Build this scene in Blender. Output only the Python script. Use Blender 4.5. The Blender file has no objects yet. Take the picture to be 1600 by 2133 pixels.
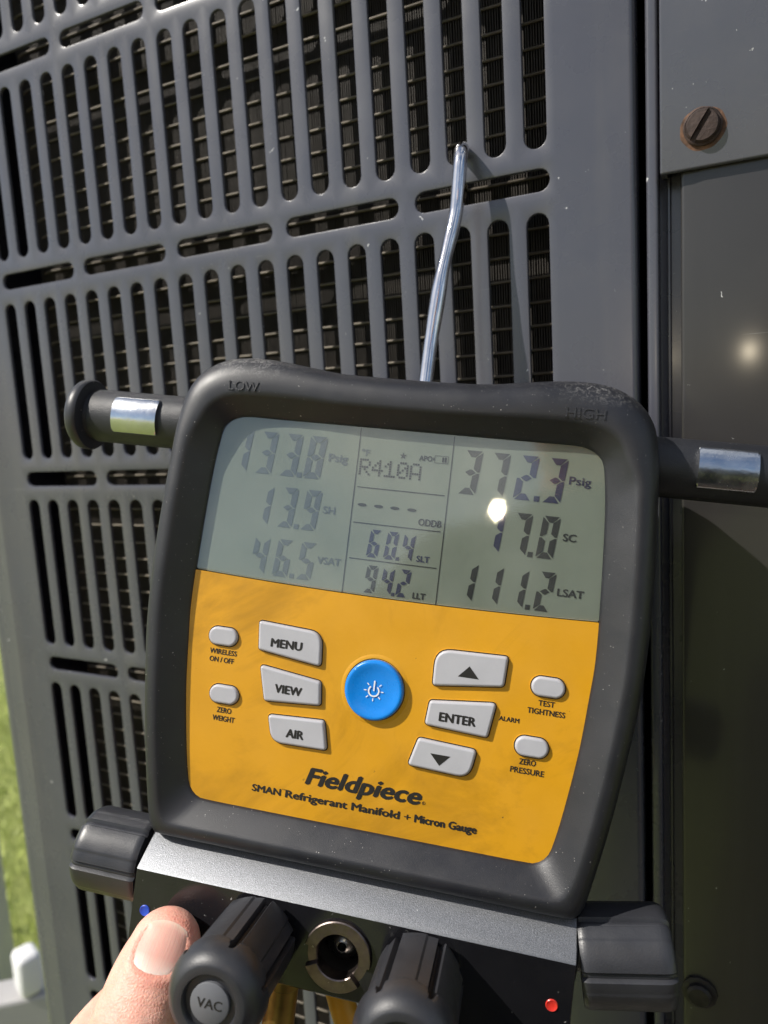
import bpy, bmesh, math, random
from mathutils import Vector, Matrix
from mathutils.bvhtree import BVHTree
random.seed(7)
scene = bpy.context.scene
COL = scene.collection
PI = math.pi
Z0 = 1.25                                   # height of the grille reference above the lawn

# ------------------------------------------------------------------ camera
cam = bpy.data.cameras.new("camera"); camo = bpy.data.objects.new("camera", cam); COL.objects.link(camo)
R_ = Vector((0.89881, 0.43458, -0.05719)).normalized()
U_ = Vector((-0.00725, 0.14520, 0.98938)); B_ = Vector((0.43827, -0.88885, 0.13366)).normalized()
U_ = (U_ - U_.dot(B_) * B_).normalized(); R_ = U_.cross(B_).normalized()
CAM = Vector((0.0681, -0.27855, -0.09112 + Z0))
camo.matrix_world = Matrix(((R_.x, U_.x, B_.x, CAM.x), (R_.y, U_.y, B_.y, CAM.y), (R_.z, U_.z, B_.z, CAM.z), (0, 0, 0, 1)))
cam.sensor_width = 36.0; cam.lens = 25.851
cam.clip_start = 0.005; cam.clip_end = 500
cam.dof.use_dof = True; cam.dof.focus_distance = 0.222; cam.dof.aperture_fstop = 12.5
scene.camera = camo

# ------------------------------------------------------------------ daylight
SUN_DIR = Vector((-1.06, -0.95, 1.50)).normalized()      # towards the sun
world = bpy.data.worlds.new("World"); scene.world = world; world.use_nodes = True
wn = world.node_tree.nodes; wl = world.node_tree.links
bg = wn["Background"]; sky = wn.new("ShaderNodeTexSky"); sky.sky_type = 'NISHITA'; sky.sun_disc = False
sky.sun_elevation = math.asin(SUN_DIR.z); sky.sun_rotation = math.atan2(SUN_DIR.x, SUN_DIR.y) % (2 * PI)
bg.inputs[1].default_value = 0.085
wtc = wn.new("ShaderNodeTexCoord"); wno = wn.new("ShaderNodeTexNoise"); wno.inputs["Scale"].default_value = 2.6; wno.inputs["Detail"].default_value = 7; wno.inputs["Roughness"].default_value = .6
wrm = wn.new("ShaderNodeValToRGB"); wrm.color_ramp.elements[0].position = .50; wrm.color_ramp.elements[1].position = .64
wmx = wn.new("ShaderNodeMix"); wmx.data_type = 'RGBA'; wmx.inputs[7].default_value = (8.5, 8.6, 8.8, 1)
wl.new(wtc.outputs["Generated"], wno.inputs["Vector"]); wl.new(wno.outputs[0], wrm.inputs[0]); wl.new(wrm.outputs[0], wmx.inputs[0])
wl.new(sky.outputs[0], wmx.inputs[6]); wl.new(wmx.outputs[2], bg.inputs[0])      # blue sky with scattered white cloud
sl = bpy.data.lights.new("sun", 'SUN'); sl.energy = 4.3; sl.angle = math.radians(0.53); sl.color = (1.0, 0.95, 0.87)
so = bpy.data.objects.new("sun", sl); COL.objects.link(so); so.rotation_euler = SUN_DIR.to_track_quat('Z', 'Y').to_euler()
so.location = (-1, -2, 4)
# the phone's lit flash beside the lens: its glints show in the screen and on the painted steel
fl = bpy.data.lights.new("phone_flash", 'POINT'); fl.energy = 0.085; fl.shadow_soft_size = 0.0022; fl.color = (1.0, 0.86, 0.62)
fo = bpy.data.objects.new("phone_flash", fl); COL.objects.link(fo)
fo.location = CAM - R_ * 0.017 + U_ * 0.026 + B_ * 0.002
scene.view_settings.view_transform = 'Standard'; scene.view_settings.look = 'None'
scene.view_settings.exposure = 0.30; scene.view_settings.gamma = 1.0

# ------------------------------------------------------------------ material helpers
def newmat(name):
    m = bpy.data.materials.new(name); m.use_nodes = True
    return m, m.node_tree.nodes, m.node_tree.links, m.node_tree.nodes["Principled BSDF"]

def ramp(N, L, src, stops):
    r = N.new("ShaderNodeValToRGB"); e = r.color_ramp.elements
    while len(e) < len(stops): e.new(0.5)
    for i, (p, c) in enumerate(stops):
        e[i].position = p; e[i].color = (*c, 1) if not isinstance(c, (int, float)) else (c, c, c, 1)
    L.new(src, r.inputs[0]); return r

def noise(N, L, co, scale, detail=4, rough=.55, dist=0):
    t = N.new("ShaderNodeTexNoise"); t.inputs["Scale"].default_value = scale; t.inputs["Detail"].default_value = detail
    t.inputs["Roughness"].default_value = rough; t.inputs["Distortion"].default_value = dist
    L.new(co, t.inputs["Vector"]); return t

def mixc(N, L, fac, a, b):
    x = N.new("ShaderNodeMix"); x.data_type = 'RGBA'
    if isinstance(fac, (int, float)): x.inputs[0].default_value = fac
    else: L.new(fac, x.inputs[0])
    for i, v in ((6, a), (7, b)):
        if isinstance(v, tuple): x.inputs[i].default_value = (*v, 1)
        else: L.new(v, x.inputs[i])
    return x.outputs[2]

def mathn(N, L, op, a, b=None):
    x = N.new("ShaderNodeMath"); x.operation = op
    for i, v in enumerate((a, b)):
        if v is None: continue
        if isinstance(v, (int, float)): x.inputs[i].default_value = v
        else: L.new(v, x.inputs[i])
    return x.outputs[0]

def specks(N, L, co, scale, radius, share, warp=0.0):
    """mask of little dust flecks: 1 inside a fleck"""
    src = co
    if warp:
        n = noise(N, L, co, scale * 3, 2)
        va = N.new("ShaderNodeVectorMath"); va.operation = 'MULTIPLY_ADD'
        L.new(n.outputs["Color"], va.inputs[0]); va.inputs[1].default_value = (warp,) * 3; L.new(co, va.inputs[2]); src = va.outputs[0]
    v = N.new("ShaderNodeTexVoronoi"); v.inputs["Scale"].default_value = scale; v.inputs["Randomness"].default_value = 1
    L.new(src, v.inputs["Vector"])
    sep = N.new("ShaderNodeSeparateColor"); L.new(v.outputs["Color"], sep.inputs[0])
    thr = mathn(N, L, 'MULTIPLY', sep.outputs[1], radius)
    a = mathn(N, L, 'LESS_THAN', v.outputs["Distance"], thr)
    b = mathn(N, L, 'LESS_THAN', sep.outputs[0], share)
    return mathn(N, L, 'MULTIPLY', a, b)

def surf(name, col, rough=.5, metal=0., spec=.5, var=.15, vscale=60, bump=0., bscale=2000, dust=None, dustcol=(.55, .53, .5),
         smudge=0., roughvar=.1, coat=0.):
    m, N, L, P = newmat(name)
    tc = N.new("ShaderNodeTexCoord"); co = tc.outputs["Object"]
    n = noise(N, L, co, vscale, 5)
    dark = tuple(c * (1 - var) for c in col); light = tuple(min(1, c * (1 + var)) for c in col)
    c = ramp(N, L, n.outputs[0], [(.3, dark), (.7, light)]).outputs[0]
    if smudge:
        s = noise(N, L, co, vscale * .35, 6, .65, 1.2)
        f = ramp(N, L, s.outputs[0], [(.50, 0.0), (.70, smudge)])
        c = mixc(N, L, f.outputs[0], c, tuple(x * .35 for x in col))
    if dust:
        for (sc, rad, share) in dust:
            cl = ramp(N, L, noise(N, L, co, 55, 4, .6).outputs[0], [(.42, .08), (.62, 1.0)])
            c = mixc(N, L, mathn(N, L, 'MULTIPLY', specks(N, L, co, sc, rad, share, .6 / sc), cl.outputs[0]), c, dustcol)
    L.new(c, P.inputs["Base Color"])
    r = ramp(N, L, noise(N, L, co, vscale * 1.7, 4).outputs[0], [(.3, max(0.02, rough - roughvar)), (.7, min(1, rough + roughvar))])
    L.new(r.outputs[0], P.inputs["Roughness"])
    P.inputs["Metallic"].default_value = metal; P.inputs["Specular IOR Level"].default_value = spec
    if coat: P.inputs["Coat Weight"].default_value = coat; P.inputs["Coat Roughness"].default_value = .08
    if bump:
        b = N.new("ShaderNodeBump"); b.inputs["Strength"].default_value = bump; b.inputs["Distance"].default_value = .0004
        L.new(noise(N, L, co, bscale, 3).outputs[0], b.inputs["Height"]); L.new(b.outputs[0], P.inputs["Normal"])
    return m

M = {}
M['rubber'] = surf('dark_rubber', (.016, .017, .021), .5, spec=.55, var=.2, vscale=70, bump=.35, bscale=2600, dust=[(700, .12, .14), (1500, .16, .08)], roughvar=.07)
M['knob'] = surf('black_plastic', (.027, .028, .033), .40, spec=.55, var=.2, vscale=90, bump=.12, bscale=2200, dust=[(350, .1, .12)], roughvar=.08)
M['yellow'] = surf('yellow_membrane', (.63, .305, .011), .42, var=.06, vscale=45, bump=.08, bscale=900, dust=[(330, .11, .10)], dustcol=(.10, .06, .02), smudge=.55)
M['key'] = surf('grey_silicone_key', (.43, .43, .46), .45, var=.04, vscale=120, bump=.05, bscale=1800, dust=[(600, .14, .12)], dustcol=(.8, .8, .8))
M['blue'] = surf('blue_key', (.006, .22, .72), .3, var=.05, vscale=150, dust=[(500, .14, .12)], dustcol=(.5, .75, .95), bump=.05)
def scuffed(m):
    N, L = m.node_tree.nodes, m.node_tree.links; P = N["Principled BSDF"]
    tc = N.new("ShaderNodeTexCoord"); co = tc.outputs["Object"]; sep = N.new("ShaderNodeSeparateXYZ"); L.new(co, sep.inputs[0])
    up = ramp(N, L, mathn(N, L, 'MULTIPLY', sep.outputs[1], 10.0), [(.735, 0.0), (.80, 1.0)])
    ax = mathn(N, L, 'ABSOLUTE', mathn(N, L, 'ADD', sep.outputs[0], -.004)); side = ramp(N, L, mathn(N, L, 'MULTIPLY', ax, 10.0), [(.38, .15), (.52, 1.0)])
    n = ramp(N, L, noise(N, L, co, 620, 8, .75, 1.5).outputs[0], [(.50, 0.0), (.60, .8)])
    f = mathn(N, L, 'MULTIPLY', mathn(N, L, 'MULTIPLY', up.outputs[0], side.outputs[0]), n.outputs[0])
    old = P.inputs["Base Color"].links[0].from_socket
    L.new(mixc(N, L, f, old, (.22, .215, .21)), P.inputs["Base Color"])
M['boot'] = surf('boot_rubber', (.011, .0115, .0155), .45, spec=.65, var=.25, vscale=70, bump=.16, bscale=4200, dust=[(600, .10, .26), (1300, .16, .30)], roughvar=.07)
scuffed(M['boot'])
M['ink'] = surf('black_ink', (.012, .011, .010), .55, var=.1, vscale=400)
M['white_ink'] = surf('white_ink', (.75, .78, .8), .5, var=.03)
M['lcd_ink'] = surf('lcd_ink', (.018, .019, .022), .5, var=.1, vscale=150)
M['lcd_blue_ink'] = surf('lcd_blue_ink', (.015, .018, .075), .5, var=.15, vscale=150)
M['lcd_haze_ink'] = surf('lcd_haze_ink', (.115, .132, .15), .5, var=.12, vscale=150)  # ink lightened to imitate reflections washing out the left readings
M['lcd'] = surf('lcd_plate', (.25, .27, .235), .45, spec=.3, var=.05, vscale=60)
M['groove'] = surf('key_gap', (.02, .012, .005), .8, var=.2)
M['silver'] = surf('nickel_plate', (.62, .64, .66), .22, metal=1, var=.12, vscale=90, bump=.15, bscale=500)
M['chrome'] = surf('zinc_wire', (.72, .72, .74), .08, metal=1, var=.12, vscale=160, bump=.08, bscale=300, roughvar=.06)
M['bronze'] = surf('dark_nickel', (.20, .165, .15), .38, metal=1, var=.2, vscale=300, dust=[(700, .2, .18)], bump=.1)
M['steel'] = surf('turned_steel', (.34, .35, .34), .3, metal=1, var=.1, vscale=200)
M['bore'] = surf('dark_bore', (.035, .033, .03), .5, metal=.3, var=.3, vscale=300, dust=[(700, .18, .12)])
M['grey_cap'] = surf('grey_cap', (.13, .135, .15), .5, var=.04)
M['dot_blue'] = surf('blue_dot', (.02, .07, .50), .35, var=.1, vscale=500)
M['dot_red'] = surf('red_dot', (.62, .03, .02), .35, var=.1, vscale=500)
M['hose'] = surf('yellow_hose', (.62, .28, .015), .4, var=.12, vscale=120, bump=.1)
M['brass'] = surf('aged_brass', (.30, .20, .06), .42, metal=.9, var=.25, vscale=150)
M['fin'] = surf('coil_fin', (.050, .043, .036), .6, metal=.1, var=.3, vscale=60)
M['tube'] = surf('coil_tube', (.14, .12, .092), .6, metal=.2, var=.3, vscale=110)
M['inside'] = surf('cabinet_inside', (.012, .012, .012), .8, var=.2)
M['rust'] = surf('rusty_screw', (.058, .038, .032), .7, metal=.3, var=.45, vscale=260, bump=.5, bscale=900, smudge=.6)
M['rust_ring'] = surf('rust_bloom', (.12, .060, .032), .8, var=.7, vscale=330, bump=.4, bscale=900)
M['dark_screw'] = surf('blackened_screw', (.028, .025, .024), .5, metal=.4, var=.4, vscale=260, bump=.3)
M['vinyl'] = surf('white_vinyl', (.8, .8, .8), .4, var=.03, vscale=3)
M['concrete'] = surf('concrete', (.34, .32, .30), .85, var=.15, vscale=25, bump=.3, bscale=150)

def paint(name, col, rough, spec=.6, coat=.2, grime=.35, coatr=.16):
    m, N, L, P = newmat(name)
    tc = N.new("ShaderNodeTexCoord"); co = tc.outputs["Object"]
    n = noise(N, L, co, 9, 5)
    c = ramp(N, L, n.outputs[0], [(.3, tuple(x * .9 for x in col)), (.7, tuple(x * 1.1 for x in col))]).outputs[0]
    dusty = noise(N, L, co, 24, 6, .7)
    c = mixc(N, L, ramp(N, L, dusty.outputs[0], [(.5, 0.0), (.9, grime * .6)]).outputs[0], c, (.16, .15, .14))
    smp = N.new("ShaderNodeMapping"); smp.inputs["Scale"].default_value = (55, 55, 3.5); L.new(co, smp.inputs[0])
    c = mixc(N, L, ramp(N, L, noise(N, L, smp.outputs[0], 1.0, 6, .65).outputs[0], [(.5, 0.0), (.8, grime)]).outputs[0], c, (.15, .145, .135))
    scr = N.new("ShaderNodeMapping"); scr.inputs["Rotation"].default_value = (0, .7, 0); scr.inputs["Scale"].default_value = (25, 60, 900); L.new(co, scr.inputs[0])
    c = mixc(N, L, ramp(N, L, noise(N, L, scr.outputs[0], 1.0, 2, .5).outputs[0], [(.74, 0.0), (.78, .3)]).outputs[0], c, (.3, .3, .31))
    c = mixc(N, L, specks(N, L, co, 75, .085, .34, .012), c, (.60, .60, .61))
    c = mixc(N, L, specks(N, L, co, 210, .11, .24, .004), c, (.5, .5, .5))
    L.new(c, P.inputs["Base Color"])
    r = ramp(N, L, noise(N, L, co, 40, 4).outputs[0], [(.3, rough - .04), (.7, rough + .05)])
    L.new(r.outputs[0], P.inputs["Roughness"]); P.inputs["Specular IOR Level"].default_value = spec
    b = N.new("ShaderNodeBump"); b.inputs["Strength"].default_value = .10; b.inputs["Distance"].default_value = .0002
    L.new(noise(N, L, co, 2400, 3).outputs[0], b.inputs["Height"]); L.new(b.outputs[0], P.inputs["Normal"])
    P.inputs["Coat Weight"].default_value = coat; P.inputs["Coat Roughness"].default_value = coatr
    return m
M['paint'] = paint('grey_powder_coat', (.071, .073, .092), .28)
M['paint2'] = paint('grey_gloss_paint', (.027, .025, .025), .42, .45, .5, .08, .13)

# black anodised aluminium with a sparkling grain
def anodised():
    m, N, L, P = newmat('black_anodised')
    tc = N.new("ShaderNodeTexCoord"); co = tc.outputs["Object"]
    n = noise(N, L, co, 4500, 2)
    c = ramp(N, L, n.outputs[0], [(.3, (.17, .175, .185)), (.7, (.36, .37, .39))]).outputs[0]
    c = mixc(N, L, specks(N, L, co, 420, .12, .12, .002), c, (.6, .6, .6))
    L.new(c, P.inputs["Base Color"]); P.inputs["Metallic"].default_value = .9; P.inputs["Roughness"].default_value = .52
    b = N.new("ShaderNodeBump"); b.inputs["Strength"].default_value = .5; b.inputs["Distance"].default_value = .0002
    L.new(noise(N, L, co, 4200, 2).outputs[0], b.inputs["Height"]); L.new(b.outputs[0], P.inputs["Normal"])
    return m
M['anod'] = anodised()
M['gloss_anod'] = surf('gloss_black_anodised', (.010, .010, .012), .16, spec=.5, var=.2, bump=.03, dust=[(420, .13, .16), (800, .16, .1)])

def glass():
    m, N, L, P = newmat('screen_window'); N.remove(P)
    out = N["Material Output"]
    tr = N.new("ShaderNodeBsdfTransparent"); gl = N.new("ShaderNodeBsdfGlossy"); mx = N.new("ShaderNodeMixShader")
    tr.inputs[0].default_value = (.93, .95, .93, 1)
    tc = N.new("ShaderNodeTexCoord"); co = tc.outputs["Object"]
    lw = N.new("ShaderNodeLayerWeight"); lw.inputs[0].default_value = .5
    k = mathn(N, L, 'ADD', mathn(N, L, 'MULTIPLY', mathn(N, L, 'POWER', lw.outputs["Facing"], 5.0), .9), .085)
    r = ramp(N, L, noise(N, L, co, 60, 4).outputs[0], [(.35, .02), (.7, .05)]); L.new(r.outputs[0], gl.inputs["Roughness"])
    mp = N.new("ShaderNodeMapping"); mp.inputs["Scale"].default_value = (500, 3200, 1); L.new(co, mp.inputs[0])
    b = N.new("ShaderNodeBump"); b.inputs["Strength"].default_value = .05; b.inputs["Distance"].default_value = .0001
    L.new(noise(N, L, mp.outputs[0], 1.0, 3).outputs[0], b.inputs["Height"]); L.new(b.outputs[0], gl.inputs["Normal"])
    df = N.new("ShaderNodeBsdfDiffuse"); df.inputs[0].default_value = (.8, .8, .78, 1)
    dm = N.new("ShaderNodeMixShader"); dv = ramp(N, L, noise(N, L, co, 55, 6, .65).outputs[0], [(.35, .004), (.75, .03)]); L.new(dv.outputs[0], dm.inputs[0])
    L.new(tr.outputs[0], dm.inputs[1]); L.new(df.outputs[0], dm.inputs[2])
    L.new(k, mx.inputs[0]); L.new(dm.outputs[0], mx.inputs[1]); L.new(gl.outputs[0], mx.inputs[2]); L.new(mx.outputs[0], out.inputs[0])
    return m
M['glass'] = glass()

def skin():
    m, N, L, P = newmat('skin')
    tc = N.new("ShaderNodeTexCoord"); co = tc.outputs["Object"]
    n = noise(N, L, co, 70, 6, .6)
    c = ramp(N, L, n.outputs[0], [(.3, (.76, .31, .235)), (.5, (.80, .42, .325)), (.72, (.83, .52, .42))]).outputs[0]
    n2 = noise(N, L, co, 900, 3)
    c = mixc(N, L, ramp(N, L, n2.outputs[0], [(.5, 0.), (.75, .3)]).outputs[0], c, (.80, .55, .43))
    L.new(c, P.inputs["Base Color"]); P.inputs["Roughness"].default_value = .48; P.inputs["Specular IOR Level"].default_value = .4
    P.inputs["Subsurface Weight"].default_value = .25; P.inputs["Subsurface Radius"].default_value = (1, .35, .2); P.inputs["Subsurface Scale"].default_value = .0025
    v = N.new("ShaderNodeTexVoronoi"); v.feature = 'DISTANCE_TO_EDGE'; v.inputs["Scale"].default_value = 1100; L.new(co, v.inputs["Vector"])
    h = mathn(N, L, 'ADD', mathn(N, L, 'MULTIPLY', v.outputs[0], .8), noise(N, L, co, 420, 5).outputs[0])
    b = N.new("ShaderNodeBump"); b.inputs["Strength"].default_value = .6; b.inputs["Distance"].default_value = .0004
    L.new(h, b.inputs["Height"]); L.new(b.outputs[0], P.inputs["Normal"])
    return m
M['skin'] = skin()
def nailmat():
    m, N, L, P = newmat('nail')
    tc = N.new("ShaderNodeTexCoord"); co = tc.outputs["UV"]
    sep = N.new("ShaderNodeSeparateXYZ"); L.new(co, sep.inputs[0])
    c = ramp(N, L, sep.outputs[1], [(0, (.78, .58, .47)), (.06, (.76, .50, .40)), (.14, (.75, .43, .35)), (.66, (.75, .41, .34)), (.80, (.80, .53, .45)), (1, (.86, .70, .61))]).outputs[0]
    L.new(c, P.inputs["Base Color"]); P.inputs["Roughness"].default_value = .4; P.inputs["Specular IOR Level"].default_value = .25
    P.inputs["Subsurface Weight"].default_value = .2; P.inputs["Subsurface Scale"].default_value = .002
    mp = N.new("ShaderNodeMapping"); mp.inputs["Scale"].default_value = (30, 1.2, 1); L.new(co, mp.inputs[0])
    b = N.new("ShaderNodeBump"); b.inputs["Strength"].default_value = .25; b.inputs["Distance"].default_value = .0003
    L.new(noise(N, L, mp.outputs[0], 1.0, 3).outputs[0], b.inputs["Height"]); L.new(b.outputs[0], P.inputs["Normal"])
    return m
M['nail'] = nailmat()
def lawnmat():
    m, N, L, P = newmat('lawn_grass')
    tc = N.new("ShaderNodeTexCoord"); co = tc.outputs["Object"]
    c = ramp(N, L, noise(N, L, co, 14, 8, .7).outputs[0], [(.3, (.22, .27, .06)), (.5, (.33, .38, .09)), (.7, (.44, .47, .15))]).outputs[0]
    L.new(c, P.inputs["Base Color"]); P.inputs["Roughness"].default_value = .7
    b = N.new("ShaderNodeBump"); b.inputs["Strength"].default_value = .8; b.inputs["Distance"].default_value = .03
    L.new(noise(N, L, co, 90, 6, .7).outputs[0], b.inputs["Height"]); L.new(b.outputs[0], P.inputs["Normal"])
    return m
M['lawn'] = lawnmat()
M['blade'] = surf('grass_blade', (.52, .58, .18), .5, var=.3, vscale=8)

# ------------------------------------------------------------------ mesh helpers (millimetres in, metres out)
S = 0.001
def link(name, me, mats, parent=None, smooth=False, mw=None):
    o = bpy.data.objects.new(name, me); COL.objects.link(o)
    for m in (mats if isinstance(mats, (list, tuple)) else [mats]): me.materials.append(m)
    if parent is not None: o.parent = parent
    if mw is not None: o.matrix_world = mw
    if smooth:
        for p in me.polygons: p.use_smooth = True
    return o
def finish(name, bm, mats, parent=None, smooth=False, sharp=None):
    for v in bm.verts: v.co *= S
    bmesh.ops.recalc_face_normals(bm, faces=bm.faces)
    me = bpy.data.meshes.new(name); bm.to_mesh(me); bm.free()
    o = link(name, me, mats, parent, smooth)
    if sharp: me.set_sharp_from_angle(angle=math.radians(sharp))
    return o
def copyobj(o, parent=None):
    c = o.copy(); COL.objects.link(c)
    if parent is not None: c.parent = parent
    return c
def empty(name, mw, label, cat):
    o = bpy.data.objects.new(name, None); COL.objects.link(o); o.matrix_world = mw; o.empty_display_size = .05
    o['label'] = label; o['category'] = cat; return o
def tag(o, label=None, cat=None, kind=None, group=None):
    for k, v in (('label', label), ('category', cat), ('kind', kind), ('group', group)):
        if v: o[k] = v
    return o
def box(bm, x0, x1, y0, y1, z0, z1, bev=0, seg=2):
    vs = [bm.verts.new((x, y, z)) for z in (z0, z1) for y in (y0, y1) for x in (x0, x1)]
    fs = [bm.faces.new([vs[i] for i in q]) for q in ((0, 2, 3, 1), (4, 5, 7, 6), (0, 1, 5, 4), (2, 6, 7, 3), (0, 4, 6, 2), (1, 3, 7, 5))]
    if bev:
        es = list({e for f in fs for e in f.edges})
        bmesh.ops.bevel(bm, geom=es, offset=bev, segments=seg, affect='EDGES', profile=.5)
def rings(bm, rs, close_first=False, close_last=False, mi=0):
    V = [[bm.verts.new(p) for p in r] for r in rs]
    n = len(V[0])
    for a, b in zip(V, V[1:]):
        for i in range(n):
            f = bm.faces.new((a[i], a[(i + 1) % n], b[(i + 1) % n], b[i])); f.material_index = mi
    if close_first: bm.faces.new(V[0][::-1]).material_index = mi
    if close_last: bm.faces.new(V[-1]).material_index = mi
    return V
def tube(bm, path, r, n=14, caps=True):
    path = [Vector(p) for p in path]; rs = []
    t0 = (path[1] - path[0]).normalized(); up = Vector((1, 0, 0)) if abs(t0.x) < .9 else Vector((0, 1, 0))
    u = (up - up.dot(t0) * t0).normalized()
    for i, p in enumerate(path):
        t = (path[min(i + 1, len(path) - 1)] - path[max(i - 1, 0)]).normalized()
        u = (u - u.dot(t) * t).normalized(); v = t.cross(u)
        rr = r[i] if isinstance(r, (list, tuple)) else r
        rs.append([p + rr * (math.cos(2 * PI * k / n) * u + math.sin(2 * PI * k / n) * v) for k in range(n)])
    rings(bm, rs, caps, caps)
def spline(pts, per=8, closed=False):
    P = [Vector(p) for p in pts]; n = len(P); out = []
    for i in range(n if closed else n - 1):
        if closed: a, b, c, d = P[i - 1], P[i], P[(i + 1) % n], P[(i + 2) % n]
        else: a, b, c, d = P[max(i - 1, 0)], P[i], P[i + 1], P[min(i + 2, n - 1)]
        for k in range(per):
            t = k / per
            out.append(.5 * ((2 * b) + (c - a) * t + (2 * a - 5 * b + 4 * c - d) * t * t + (3 * b - a - 3 * c + d) * t ** 3))
    if not closed: out.append(P[-1])
    return out

# ------------------------------------------------------------------ ground
def sheet(name, x0, x1, y0, y1, z, m, sub=1):
    bm = bmesh.new(); bmesh.ops.create_grid(bm, x_segments=sub, y_segments=sub, size=1)
    for v in bm.verts: v.co = Vector((x0 + (x1 - x0) * (v.co.x + 1) / 2, y0 + (y1 - y0) * (v.co.y + 1) / 2, z)) / S
    return finish(name, bm, m)
tag(sheet('lawn', -150, 150, -150, 150, 0, M['lawn']), kind='structure')
bm = bmesh.new(); box(bm, -420, 760, -90, 900, -20, 70, 12)
tag(finish('concrete_pad', bm, M['concrete']), kind='structure')
tag(sheet('added_soil_bed', -.10, 4.0, -3.2, -.09, .004, surf('added_soil', (.06, .04, .028), .9, var=.35, vscale=12, bump=.6, bscale=60)), kind='structure')  # unseen; guessed from brown reflections, added and widened to cut green lawn bounce
# grass blades where the lawn shows at the left
bm = bmesh.new()
for i in range(9000):
    x = random.uniform(-2900, -900); y = random.uniform(250, 1900); a = random.uniform(0, 2 * PI); h = random.uniform(25, 60); w = random.uniform(1.5, 3)
    dx, dy = math.cos(a) * w, math.sin(a) * w; lx, ly = random.uniform(-18, 18), random.uniform(-18, 18)
    v = [bm.verts.new(p) for p in ((x - dx, y - dy, 0), (x + dx, y + dy, 0), (x + lx + dx * .5, y + ly + dy * .5, h * .6), (x + lx * 1.9, y + ly * 1.9, h))]
    bm.faces.new(v)
tag(finish('grass', bm, M['blade']), kind='stuff')

# ------------------------------------------------------------------ air conditioner (panel plane y = 0, metres offset Z0)
AC = empty('air_conditioner', Matrix.Translation((0, .25, .07)), 'dark grey air conditioner cabinet with slotted steel coil guard behind the gauge', 'air conditioner')
ACI = AC.matrix_world.inverted()
def ac(name, bm, m, smooth=False, sharp=None, parent=None):
    for v in bm.verts: v.co.z += Z0 * 1000
    o = finish(name, bm, m, None, smooth, sharp)
    o.parent = AC; o.matrix_parent_inverse = ACI
    if parent is not None: o.parent = parent; o.matrix_parent_inverse = parent.matrix_world.inverted()
    return o
ZB, ZT = -1160., 310.
def stadium_cell(bm, x0, x1, z0, z1, cx, cz, hl, r, vertical, na=8):
    """flat sheet cell with one rounded slot punched through it"""
    hole = []; outer = []
    def add(px, pz, ox, oz): hole.append((px, pz)); outer.append((ox, oz))
    hx, hz = (0, hl) if vertical else (hl, 0)
    if vertical:
        ends = [((cx, cz + hl), 0), ((cx, cz - hl), PI)]
    else:
        ends = [((cx - hl, cz), PI / 2), ((cx + hl, cz), -PI / 2)]
    for (ex, ez), a0 in ends:
        angs = [a0 + PI * k / na for k in range(na + 1)]
        for ccx in (x0, x1):
            for ccz in (z0, z1):
                a = math.atan2(ccz - ez, ccx - ex)
                while a < a0 - 1e-6: a += 2 * PI
                if a0 + 1e-3 < a < a0 + PI - 1e-3: angs.append(a)
        for a in sorted(angs):
            c, s = math.cos(a), math.sin(a)
            ts = []
            if c > 1e-9: ts.append((x1 - ex) / c)
            if c < -1e-9: ts.append((x0 - ex) / c)
            if s > 1e-9: ts.append((z1 - ez) / s)
            if s < -1e-9: ts.append((z0 - ez) / s)
            t = min(ts); add(ex + r * c, ez + r * s, ex + t * c, ez + t * s)
    n = len(hole)
    def off(d):   # hole ring grown by d
        res = []
        for (px, pz) in hole:
            ex = min(max(px, cx - hx), cx + hx); ez = min(max(pz, cz - hz), cz + hz)
            v = Vector((px - ex, pz - ez)); v = v.normalized() * (r + d) if v.length > 0 else v
            res.append((ex + v.x, ez + v.y))
        return res
    L_ = [[(x, 0, z) for x, z in outer], [(x, 0, z) for x, z in off(.55)], [(x, .10, z) for x, z in off(.22)], [(x, .4, z) for x, z in off(.02)], [(x, 1.6, z) for x, z in off(0)]]
    V = [[bm.verts.new(p) for p in q] for q in L_]
    for k, (a, b) in enumerate(zip(V, V[1:])):
        for i in range(n):
            f = bm.faces.new((a[i], a[(i + 1) % n], b[(i + 1) % n], b[i])); f.smooth = k > 0
PIT, PER, SL = 15.0, 105.4, 83.0
bm = bmesh.new()
ROWS = range(-10, 3)
zt = 2 * PER + SL + 11.2 - 3.5 + 11
for r in ROWS:
    zb = r * PER
    for c in range(20):
        cx = -PIT * c
        stadium_cell(bm, cx - 7.5, cx + 7.5, zb - 4.2, zb + SL + 4.2, cx, zb + SL / 2, SL / 2 - 4.1, 4.1, True)
    for k in range(5):
        cx = -22.0 - 60 * k
        stadium_cell(bm, cx - 30.5 if k < 4 else -292.5, cx + 29.5 if k else 7.5, zb - 18.2, zb - 4.2, cx + .4, zb - 11.0, 26.4 - 3.9, 3.9, False)
lo, hi = ROWS[0] * PER - 18.2, ROWS[-1] * PER + SL + 4.2
def quad(bm, x0, x1, z0, z1, y=0):
    bm.faces.new([bm.verts.new(p) for p in ((x0, y, z0), (x1, y, z0), (x1, y, z1), (x0, y, z1))])
quad(bm, -292.5, 7.5, hi, ZT); quad(bm, -292.5, 7.5, ZB, lo)
def extrude_profile(bm, prof, z0, z1, smooth_from=0, nz=1):
    a = [bm.verts.new((x, y, z0)) for x, y in prof]; b = [bm.verts.new((x, y, z1)) for x, y in prof]
    for i in range(len(prof) - 1):
        f = bm.faces.new((a[i], a[i + 1], b[i + 1], b[i])); f.smooth = True
def arc2(cx, cy, r, a0, a1, n=8):
    return [(cx + r * math.cos(math.radians(a0 + (a1 - a0) * k / n)), cy + r * math.sin(math.radians(a0 + (a1 - a0) * k / n))) for k in range(n + 1)]
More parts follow.
